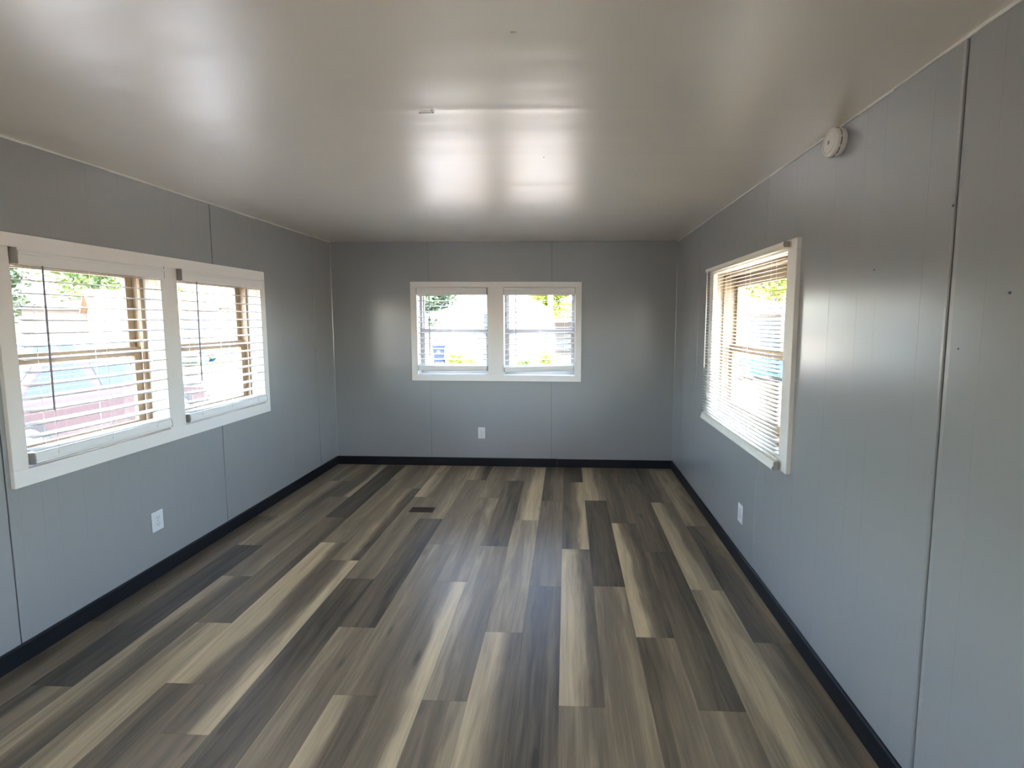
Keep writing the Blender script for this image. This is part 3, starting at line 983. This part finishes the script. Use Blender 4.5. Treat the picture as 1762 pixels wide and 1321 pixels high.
def house(name, loc, rz, w, l, eave, ridge, wallm, roofm, label, windows=(), vent=False, hip=False, over=0.3, skirt=0.0, group=None):
    """front wall faces local -y; gable (or hip) roof with its ridge along y"""
    root = empty(name, (loc[0], loc[1], GZ), rz)
    tag(root, label, 'house', group)
    mb = MB()
    if hip:
        mb.box(-w / 2, w / 2, 0, l, 0, eave)
    else:
        mb.prism([(-w / 2, 0), (w / 2, 0), (w / 2, eave), (0, ridge), (-w / 2, eave)], 0.0, l, 'y')
    wl_ = part('wall', mb, wallm, root)
    mb = MB()
    lap_wall(mb, -w / 2, w / 2, 0, skirt + 0.02, eave, -1)
    part('lap_siding', mb, wallm, root)
    if skirt:
        part('skirting', MB().box(-w / 2 - 0.02, w / 2 + 0.02, -0.05, l + 0.05, 0, skirt), 'skirt', root)
    t = 0.10
    if hip:
        o = over
        x0, x1, y0, y1 = -w / 2 - o, w / 2 + o, -o, l + o
        r = min(w, l) / 2 + o
        if w >= l:
            p, q = (x0 + r, (y0 + y1) / 2), (x1 - r, (y0 + y1) / 2)
        else:
            p, q = (0, y0 + r), (0, y1 - r)
        vs = [(x0, y0, eave), (x1, y0, eave), (x1, y1, eave), (x0, y1, eave), (p[0], p[1], ridge), (q[0], q[1], ridge)]
        fs = [(3, 2, 1, 0), (0, 1, 5, 4), (1, 2, 5), (2, 3, 4, 5), (3, 0, 4)] if w >= l else [(3, 2, 1, 0), (0, 1, 4), (1, 2, 5, 4), (2, 3, 5), (3, 0, 4, 5)]
        part('roof', MB().add(vs, fs), roofm, root)
        part('fascia', MB().box(x0, x1, y0 - 0.02, y0, eave - 0.14, eave + 0.02), 'white', root)
    else:
        s = (ridge - eave) / (w / 2)
        for sg in (-1, 1):
            xe = sg * (w / 2 + over)
            ze = eave - s * over
            part('roof', MB().prism([(xe, ze), (0, ridge), (0, ridge + t), (xe, ze + t)], -over, l + over, 'y'), roofm, root)
            part('fascia', MB().prism([(xe, ze - 0.08), (0, ridge - 0.08), (0, ridge + t + 0.01), (xe, ze + t + 0.01)], -over - 0.03, -over, 'y'), 'white', root)
    for wd in windows:
        x0, x1, z0, z1 = wd[:4]
        fr = MB()
        b = 0.07
        for a in ((x0 - b, x1 + b, z1, z1 + b), (x0 - b, x1 + b, z0 - b, z0), (x0 - b, x0, z0, z1), (x1, x1 + b, z0, z1), (x0, x1, (z0 + z1) / 2 - 0.02, (z0 + z1) / 2 + 0.02)):
            fr.box(a[0], a[1], -0.06, 0.0, a[2], a[3])
        f = part('window', fr, 'white', root)
        part('pane', MB().box(x0, x1, -0.03, -0.02, z0, z1), 'dark_glass', f)
    if vent:
        zc = eave + (ridge - eave) * 0.55
        part('gable_vent', MB().prism([(0.22 * math.cos(k * math.pi / 6), zc + 0.28 * math.sin(k * math.pi / 6)) for k in range(12)], -0.05, -0.005, 'y'), 'siding_tan', root)
    return root

# the white trailer straight beyond the end wall
tr = house('mobile_home', (-0.92, 21.4), 0.0, 3.95, 13, 2.98, 3.62, 'siding_white', 'white', 'white mobile home end wall with blue shutters beyond the end wall windows',
           windows=[(-0.62, 0.42, 1.42, 2.5)], over=0.06, skirt=0.55)
for x in (-0.84, 0.64):
    s = part('shutter', MB().box(x - 0.12, x + 0.12, -0.065, -0.01, 1.35, 2.57), 'blue_paint', tr)
    for k in range(10):
        part('louver', MB().box(x - 0.09, x + 0.09, -0.08, -0.065, 1.42 + k * 0.112, 1.49 + k * 0.112), 'blue_paint', s)
aw = empty('awning', (-2.95, 21.5, GZ))
tag(aw, 'white metal patio awning on slim posts beside the white mobile home', 'awning')
part('roof_panel', MB().prism([(0.02, 2.78), (0.02, 2.86), (-1.5, 2.42), (-1.5, 2.28)], -0.4, 6.5, 'y'), 'white', aw)
for k in range(4):
    part('post', MB().box(-1.42, -1.33, 0.0 + k * 2.0, 0.09 + k * 2.0, 0, 2.36), 'white', aw)
house('house', (-37.9, 37.2), math.radians(-38), 7.4, 10, 2.9, 4.6, 'siding_white', 'shingle_tan', 'white gabled house with a tan roof across the road', windows=[(-0.45, 0.55, 0.9, 2.3)], vent=True, over=0.45)
house('house', (-47.5, 40.5), math.radians(-45), 9.0, 8, 3.0, 4.2, 'siding_tan', 'shingle', 'tan sided house half hidden beside the white gabled one', windows=[(0.6, 1.7, 1.0, 2.2), (-3.2, -2.2, 1.0, 2.2)], hip=True)
house('mobile_home', (-26.5, 35.4), math.radians(-34), 6.6, 8, 3.05, 3.7, 'siding_cream', 'shingle', 'cream mobile home with several windows across the park road', windows=[(-2.5, -1.6, 0.9, 2.3), (-0.8, 0.1, 0.9, 2.3), (0.7, 1.6, 0.9, 2.3)], hip=True, over=0.3, skirt=0.5)
hr = house('house', (14.6, 28.6), math.radians(24), 9.5, 8, 2.75, 4.2, 'siding_grey', 'shingle', 'pale house with hip roof and blue garage door behind the blue car', windows=[(1.5, 2.5, 0.9, 2.3)], hip=True, over=0.5)
gd = part('garage_door', MB().box(-1.6, 0.9, -0.05, -0.005, 0.05, 2.2), 'door_blue', hr)
for r_ in range(4):
    for c_ in range(4):
        part('door_panel', MB().box(-1.52 + c_ * 0.61, -1.52 + c_ * 0.61 + 0.52, -0.07, -0.05, 0.13 + r_ * 0.52, 0.13 + r_ * 0.52 + 0.42), 'door_blue', gd)
for x in (-2.2, -1.85, 1.15):
    part('porch_post', MB().box(x - 0.07, x + 0.07, -0.4, -0.26, 0, 2.65), 'white', hr)
cp = empty('carport', (2.0, 27.0, GZ))
tag(cp, 'low white carport roof beyond the pale pole', 'carport')
part('roof_panel', MB().prism([(-0.6, 2.15), (3.2, 2.09), (3.2, 2.24), (-0.6, 2.3)], 0, 6, 'y'), 'white', cp)
for x in (-0.4, 1.3, 3.0):
    for y in (0.2, 5.8):
        part('post', MB().box(x - 0.05, x + 0.05, y - 0.05, y + 0.05, 0, 2.12), 'white', cp)
part('side_wall', MB().box(-0.5, 3.1, 5.9, 5.95, 0, 2.05), 'siding_white', cp)
pl = empty('utility_pole', (1.5, 24.6, GZ))
tag(pl, 'pale wooden utility pole seen through the crooked blind', 'pole')
part('shaft', MB().tube([(0, 0, -0.2), (0, 0, 4.0), (0, 0, 8.0)], [0.15, 0.135, 0.11], 12), 'pole', pl)
part('crossarm', MB().box(-1.1, 1.1, -0.06, 0.06, 7.2, 7.34), 'pole', pl)
p2 = empty('utility_pole', (-35.8, 50.0, GZ))
tag(p2, 'distant dark utility pole above the cream mobile home roof', 'pole')
M['pole_dark'] = mat('pole_dark', (0.16, 0.15, 0.16), 0.8)
part('shaft', MB().tube([(0, 0, -0.2), (0, 0, 4.0), (0, 0, 8.0)], [0.20, 0.18, 0.14], 10), 'pole_dark', p2)
part('crossarm', MB().box(-0.9, 0.9, -0.06, 0.06, 7.2, 7.4), 'pole_dark', p2)

# ------------------------------------------------------------------ outside: cars
M['tyre'] = mat('tyre_black', (0.02, 0.02, 0.02), 0.8)
M['rim'] = mat('wheel_silver', (0.5, 0.5, 0.52), 0.3, 0.8)
M['lamp'] = mat('lamp_clear', (0.75, 0.76, 0.78), 0.15)
M['tail'] = mat('lamp_red', (0.45, 0.02, 0.02), 0.2)
M['chrome'] = mat('chrome', (0.7, 0.7, 0.7), 0.12, 1.0)
def quad_pane(pts, inset, th):
    c = sum((Vector(p) for p in pts), Vector()) / len(pts)
    n = (Vector(pts[1]) - Vector(pts[0])).cross(Vector(pts[2]) - Vector(pts[0])).normalized()
    q = [c + (Vector(p) - c) * inset for p in pts]
    k = len(q)
    return MB().add([p - n * th for p in q] + [p + n * th for p in q], [tuple(range(k - 1, -1, -1)), tuple(range(k, 2 * k))] + [(i, (i + 1) % k, k + (i + 1) % k, k + i) for i in range(k)])
def car(loc, rz, paint, label, height=1.45, length=4.5, width=1.78, kind='sedan'):
    root = empty('car', (loc[0], loc[1], GZ), rz)
    tag(root, label, 'car', 'parked cars')
    L2, hw = length / 2, width / 2
    belt = height * 0.63
    if kind == 'sedan':
        st = [(-L2, .55 * belt, .30), (-L2 + .08, belt * .98, .22), (-L2 + .9, belt * 1.02, .2), (0, belt, .2), (L2 - 1.25, belt * .98, .2), (L2 - .25, belt * .80, .22), (L2, belt * .55, .32)]
        gb, gr = (-L2 + .75, L2 - 1.2), (-L2 + 1.35, L2 - 1.95)
    else:
        st = [(-L2, .6 * belt, .34), (-L2 + .05, belt * 1.02, .28), (-L2 + .9, belt * 1.02, .26), (0, belt, .26), (L2 - 1.2, belt, .26), (L2 - .2, belt * .86, .28), (L2, belt * .6, .36)]
        gb, gr = (-L2 + .08, L2 - 1.15), (-L2 + .42, L2 - 1.8)
    vs, fs = [], []
    for (y, zt, zb) in st:
        k = 0.90 if y in (st[0][0], st[-1][0]) else 1.0
        w_ = hw * k
        vs += [(-w_ * .90, y, zb), (-w_, y, zb + .16), (-w_, y, max(zb + .2, zt - .10)), (-w_ * .92, y, zt), (w_ * .92, y, zt), (w_, y, max(zb + .2, zt - .10)), (w_, y, zb + .16), (w_ * .90, y, zb)]
    for i in range(len(st) - 1):
        for j in range(8):
            fs.append((i * 8 + j, i * 8 + (j + 1) % 8, (i + 1) * 8 + (j + 1) % 8, (i + 1) * 8 + j))
    fs += [tuple(range(7, -1, -1)), tuple((len(st) - 1) * 8 + j for j in range(8))]
    part('body', MB().add(vs, fs), paint, root, bevel=0.03, smooth=False)
    zb, zr = belt - 0.02, height
    a, b = hw * .92, hw * .70
    cab = [(-a, gb[0], zb), (a, gb[0], zb), (a, gb[1], zb), (-a, gb[1], zb), (-b, gr[0], zr), (b, gr[0], zr), (b, gr[1], zr), (-b, gr[1], zr)]
    part('cabin', MB().add(cab, [(0, 3, 2, 1), (4, 5, 6, 7), (0, 1, 5, 4), (1, 2, 6, 5), (2, 3, 7, 6), (3, 0, 4, 7)]), paint, root, bevel=0.03)
    part('windshield', quad_pane([cab[2], cab[3], cab[7], cab[6]], .86, .008), 'dark_glass', root)
    part('rear_window', quad_pane([cab[0], cab[1], cab[5], cab[4]], .84, .008), 'dark_glass', root)
    for s, idx in ((1, (1, 2, 6, 5)), (-1, (3, 0, 4, 7))):
        P_ = [Vector(cab[i]) for i in idx]
        m0, m1 = P_[0].lerp(P_[1], .5), P_[3].lerp(P_[2], .5)
        part('side_window', quad_pane([P_[0], m0, m1, P_[3]], .82, .008), 'dark_glass', root)
        part('side_window', quad_pane([m0, P_[1], P_[2], m1], .82, .008), 'dark_glass', root)
        part('mirror', MB().box(s * (hw + .02), s * (hw + .2), gb[1] - .35, gb[1] - .22, belt, belt + .13), paint, root, bevel=0.02)
        part('door_handle', MB().box(s * hw * .985, s * (hw + .03), -.2, -.02, belt - .17, belt - .14), 'chrome', root)
        part('headlamp', MB().box(s * hw * .55, s * hw * .88, L2 - .10, L2 + .01, belt * .56, belt * .74), 'lamp', root, bevel=0.02)
        part('tail_lamp', MB().box(s * hw * .60, s * hw * .90, -L2 - .01, -L2 + .08, belt * .66, belt * .86), 'tail', root, bevel=0.02)
        for y in (-L2 + .85, L2 - .9):
            wh = part('wheel', MB().lathe([(.20, -.10), (.31, -.10), (.325, -.05), (.325, .05), (.31, .10), (.20, .10)], 24), 'tyre', root, (s * (hw - .09), y, .325))
            wh.rotation_euler = (0, math.pi / 2, 0)
            part('rim', MB().lathe([(.19, -.105), (.20, -.08), (.20, .08), (.19, .105), (.05, .112)], 20), 'rim', wh)
    part('bumper', MB().box(-hw * .9, hw * .9, L2 - .06, L2 + .05, .30, .46), paint, root, bevel=0.03)
    part('bumper', MB().box(-hw * .9, hw * .9, -L2 - .05, -L2 + .06, .32, .50), paint, root, bevel=0.03)
    return root
def carpaint(name, col): return mat(name, col, 0.22, 0.15)
car((-6.95, 8.1), 0.0, carpaint('car_paint_plum', (0.035, 0.020, 0.024)), 'dark plum car parked close outside the double window', 1.5, 4.6, 1.8)
car((-14.6, 13.9), math.radians(12), carpaint('car_paint_white', (0.34, 0.35, 0.36)), 'white car parked behind the dark plum one', 1.5)
car((-17.2, 21.6), math.radians(-62), carpaint('car_paint_gold', (0.22, 0.18, 0.12)), 'pale gold car on the lawn strip across the driveway', 1.6, 4.7, kind='wagon')
car((-14.2, 25.8), math.radians(-80), carpaint('car_paint_sky', (0.08, 0.17, 0.28)), 'light blue van parked on the park road', 1.75, 4.8, kind='wagon')
car((10.4, 17.4), math.radians(-113), carpaint('car_paint_blue', (0.02, 0.16, 0.40)), 'bright blue car parked outside the mini blind window', 1.52)

# ------------------------------------------------------------------ outside: bin, chair, box
M['bin'] = mat('bin_blue_plastic', (0.006, 0.018, 0.22), 0.45)
M['carton'] = mat('carton_orange_brown', (0.45, 0.25, 0.13), 0.8)
M['black'] = mat('black_metal', (0.03, 0.03, 0.03), 0.4)
bn = empty('recycling_bin', (-4.15, 22.9, GZ), 0.2)
tag(bn, 'bright blue wheeled recycling bin standing under the awning edge', 'bin')
part('body', MB().add([(-.22, -.24, .08), (.22, -.24, .08), (.22, .22, .08), (-.22, .22, .08), (-.30, -.32, .86), (.30, -.32, .86), (.30, .30, .86), (-.30, .30, .86)],
     [(0, 3, 2, 1), (4, 5, 6, 7), (0, 1, 5, 4), (1, 2, 6, 5), (2, 3, 7, 6), (3, 0, 4, 7)]), 'bin', bn, bevel=0.02)
part('lid', MB().box(-.33, .33, -.36, .34, .86, .93), 'bin', bn, bevel=0.02)
part('emblem', MB().prism([(.09 * math.cos(k * math.pi / 8), .58 + .11 * math.sin(k * math.pi / 8)) for k in range(16)], -.33, -.295, 'y'), 'white', bn)
for s in (-1, 1):
    wh = part('wheel', MB().lathe([(.06, -.03), (.11, -.03), (.11, .03), (.06, .03)], 16), 'tyre', bn, (s * .25, .24, .11))
    wh.rotation_euler = (0, math.pi / 2, 0)
cb = empty('carton', (-3.35, 22.7, GZ), 0.15)
tag(cb, 'orange-brown box standing beside the blue bin', 'box')
part('box_body', MB().box(-.16, .16, -.2, .2, 0, .62), 'carton', cb, bevel=0.008)
part('flap', MB().box(-.17, .0, -.2, .2, .62, .635), 'carton', cb)
part('flap', MB().box(.01, .17, -.2, .2, .62, .635), 'carton', cb)
ch = empty('patio_chair', (-4.35, 24.9, GZ), 0.5)
tag(ch, 'thin black metal patio chair under the awning behind the bin', 'chair')
for s in (-1, 1):
    part('leg', MB().tube([(s * .25, -.25, 0), (s * .25, -.23, .45)], .015, 6), 'black', ch)
    part('leg', MB().tube([(s * .25, .28, 0), (s * .25, .22, .45), (s * .24, .32, 1.0)], .015, 6), 'black', ch)
    part('armrest', MB().tube([(s * .27, -.23, .45), (s * .28, -.2, .66), (s * .27, .25, .68)], .013, 6), 'black', ch)
part('seat', MB().box(-.25, .25, -.25, .24, .44, .465), 'black', ch)
for k in range(6):
    x = -.2 + k * .08
    part('back_bar', MB().tube([(x, .24, .47), (x, .32, .98)], .008, 5), 'black', ch)
part('top_rail', MB().tube([(-.24, .32, 1.0), (.24, .32, 1.0)], .014, 6), 'black', ch)

# ------------------------------------------------------------------ outside: trees and bushes
def leaf_mat(name, col):
    m, nt, b = new_mat(name)
    tc = nt.nodes.new('ShaderNodeTexCoord')
    n = nt.nodes.new('ShaderNodeTexNoise')
    n.inputs['Scale'].default_value = 1.6
    n.inputs['Detail'].default_value = 3
    nt.links.new(tc.outputs['Object'], n.inputs['Vector'])
    cr = nt.nodes.new('ShaderNodeValToRGB')
    cr.color_ramp.elements[0].position = 0.35
    cr.color_ramp.elements[1].position = 0.65
    cr.color_ramp.elements[0].color = (*[c * 0.6 for c in col], 1)
    cr.color_ramp.elements[1].color = (*[min(1, c * 1.35) for c in col], 1)
    nt.links.new(n.outputs['Fac'], cr.inputs['Fac'])
    nt.links.new(cr.outputs[0], b.inputs['Base Color'])
    b.inputs['Roughness'].default_value = 0.55
    return m
M['leaf'] = leaf_mat('leaf_green', (0.075, 0.125, 0.026))
M['leaf_yellow'] = leaf_mat('leaf_yellow_green', (0.17, 0.20, 0.02))
M['leaf_dark'] = leaf_mat('leaf_dark_green', (0.04, 0.07, 0.03))
M['bark'] = mat('bark_brown', (0.16, 0.12, 0.09), 0.9, noise=(6, 0.3))
def leaves(blobs, n, size, seed):
    rnd = random.Random(seed)
    vs, fs = [], []
    tot = sum(b[3] ** 2 for b in blobs)
    for (bx, by, bz, r) in blobs:
        for _ in range(int(n * r * r / tot)):
            d = Vector((rnd.gauss(0, 1), rnd.gauss(0, 1), rnd.gauss(0, 1))).normalized()
            p = Vector((bx, by, bz)) + d * r * (rnd.random() ** 0.33) * rnd.uniform(.85, 1.1)
            a = Vector((rnd.gauss(0, 1), rnd.gauss(0, 1), rnd.gauss(0, .6))).normalized()
            b = a.orthogonal().normalized()
            b = (Matrix.Rotation(rnd.uniform(0, 6.28), 3, a) @ b)
            s = size * rnd.uniform(.6, 1.3)
            o = len(vs)
            vs += [p - a * s, p + b * s * .5, p + a * s, p - b * s * .5]
            fs.append((o, o + 1, o + 2, o + 3))
    me = bpy.data.meshes.new('foliage')
    me.from_pydata([tuple(v) for v in vs], [], fs)
    return me
def tree(loc, h, r, m, label, seed, n=3200, leaf=0.22, name='tree', trunk=0.22):
    rnd = random.Random(seed)
    root = empty(name, (loc[0], loc[1], GZ))
    tag(root, label, 'tree', 'trees beyond the windows')
    blobs = []
    for k in range(13):
        a = rnd.uniform(0, 6.28)
        q = r * 0.62 * math.sqrt(rnd.random())
        blobs.append((q * math.cos(a), q * math.sin(a), h * 0.38 + rnd.uniform(0, 1) * h * 0.5, r * rnd.uniform(.32, .5)))
    c = link('crown', leaves(blobs, n, leaf, seed), m, root)
    c['kind'] = 'stuff'
    part('trunk', MB().tube([(0, 0, -.1), (.05, 0, h * .2), (0, .08, h * .42), (.1, 0, h * .75)], [trunk * 1.25, trunk, trunk * .75, trunk * .2], 10), 'bark', root)
    for b in blobs[:6]:
        part('branch', MB().tube([(0.02, .04, h * .3), (b[0] * .5, b[1] * .5, (h * .3 + b[2]) / 2 + .2), (b[0], b[1], b[2])], [trunk * .45, trunk * .28, trunk * .1], 6), 'bark', root)
def bush(loc, r, h, m, label, seed, n=1100, leaf=0.07, group='bushes by the white mobile home'):
    rnd = random.Random(seed)
    root = empty('bush', (loc[0], loc[1], GZ))
    tag(root, label, 'bush', group)
    blobs = [(rnd.uniform(-.6, .6) * r, rnd.uniform(-.4, .4) * r, h * rnd.uniform(.3, .65), h * rnd.uniform(.33, .45)) for _ in range(9)]
    c = link('foliage', leaves(blobs, n, leaf, seed), m, root)
    c['kind'] = 'stuff'
    for b in blobs[:5]:
        part('stem', MB().tube([(0, 0, 0), (b[0] * .6, b[1] * .6, b[2] * .6), (b[0], b[1], b[2])], [.02, .015, .006], 5), 'bark', root)
tree((-57.5, 57.5), 13.5, 8.0, 'leaf', 'tall leafy tree rising behind the white gabled house', 21, 5600, .42)
tree((-65.0, 51.0), 9.5, 4.0, 'leaf_dark', 'darker tree behind the tan house', 22, 2600, .3)
tree((-8.9, 36.5), 6.4, 3.0, 'leaf_dark', 'dark green tree behind the awning posts', 23, 3600, .2)
tree((-4.9, 43.8), 6.6, 2.6, 'leaf_yellow', 'yellow-green tree between the awning and the mobile home', 24, 3600, .18)
tree((0.9, 40.5), 6.6, 3.0, 'leaf_yellow', 'yellow-green tree beyond the low carport', 25, 4200, .2)
tree((7.4, 43.0), 7.6, 3.0, 'leaf', 'green tree standing farther off past the low carport', 26, 3200, .22)
tree((21.5, 44.0), 9.6, 4.8, 'leaf_yellow', 'yellow-green tree rising behind the hip roof house', 27, 4600, .26)
tree((32.0, 50.0), 11.0, 4.6, 'leaf', 'green tree beside the hip roof house', 28, 3600, .28)
bush((-2.35, 20.4), 0.75, 0.78, 'leaf_yellow', 'large rounded yellow-green bush in front of the mobile home', 31)
bush((-0.55, 20.8), 0.45, 0.42, 'leaf_yellow', 'low yellow-green bush under the shuttered window', 32, 700)
bush((0.35, 20.8), 0.40, 0.45, 'leaf', 'low green bush near the mobile home corner', 33, 700)
bush((1.45, 20.7), 0.3, 0.8, 'leaf_yellow', 'taller spindly bush at the mobile home corner', 34, 700)
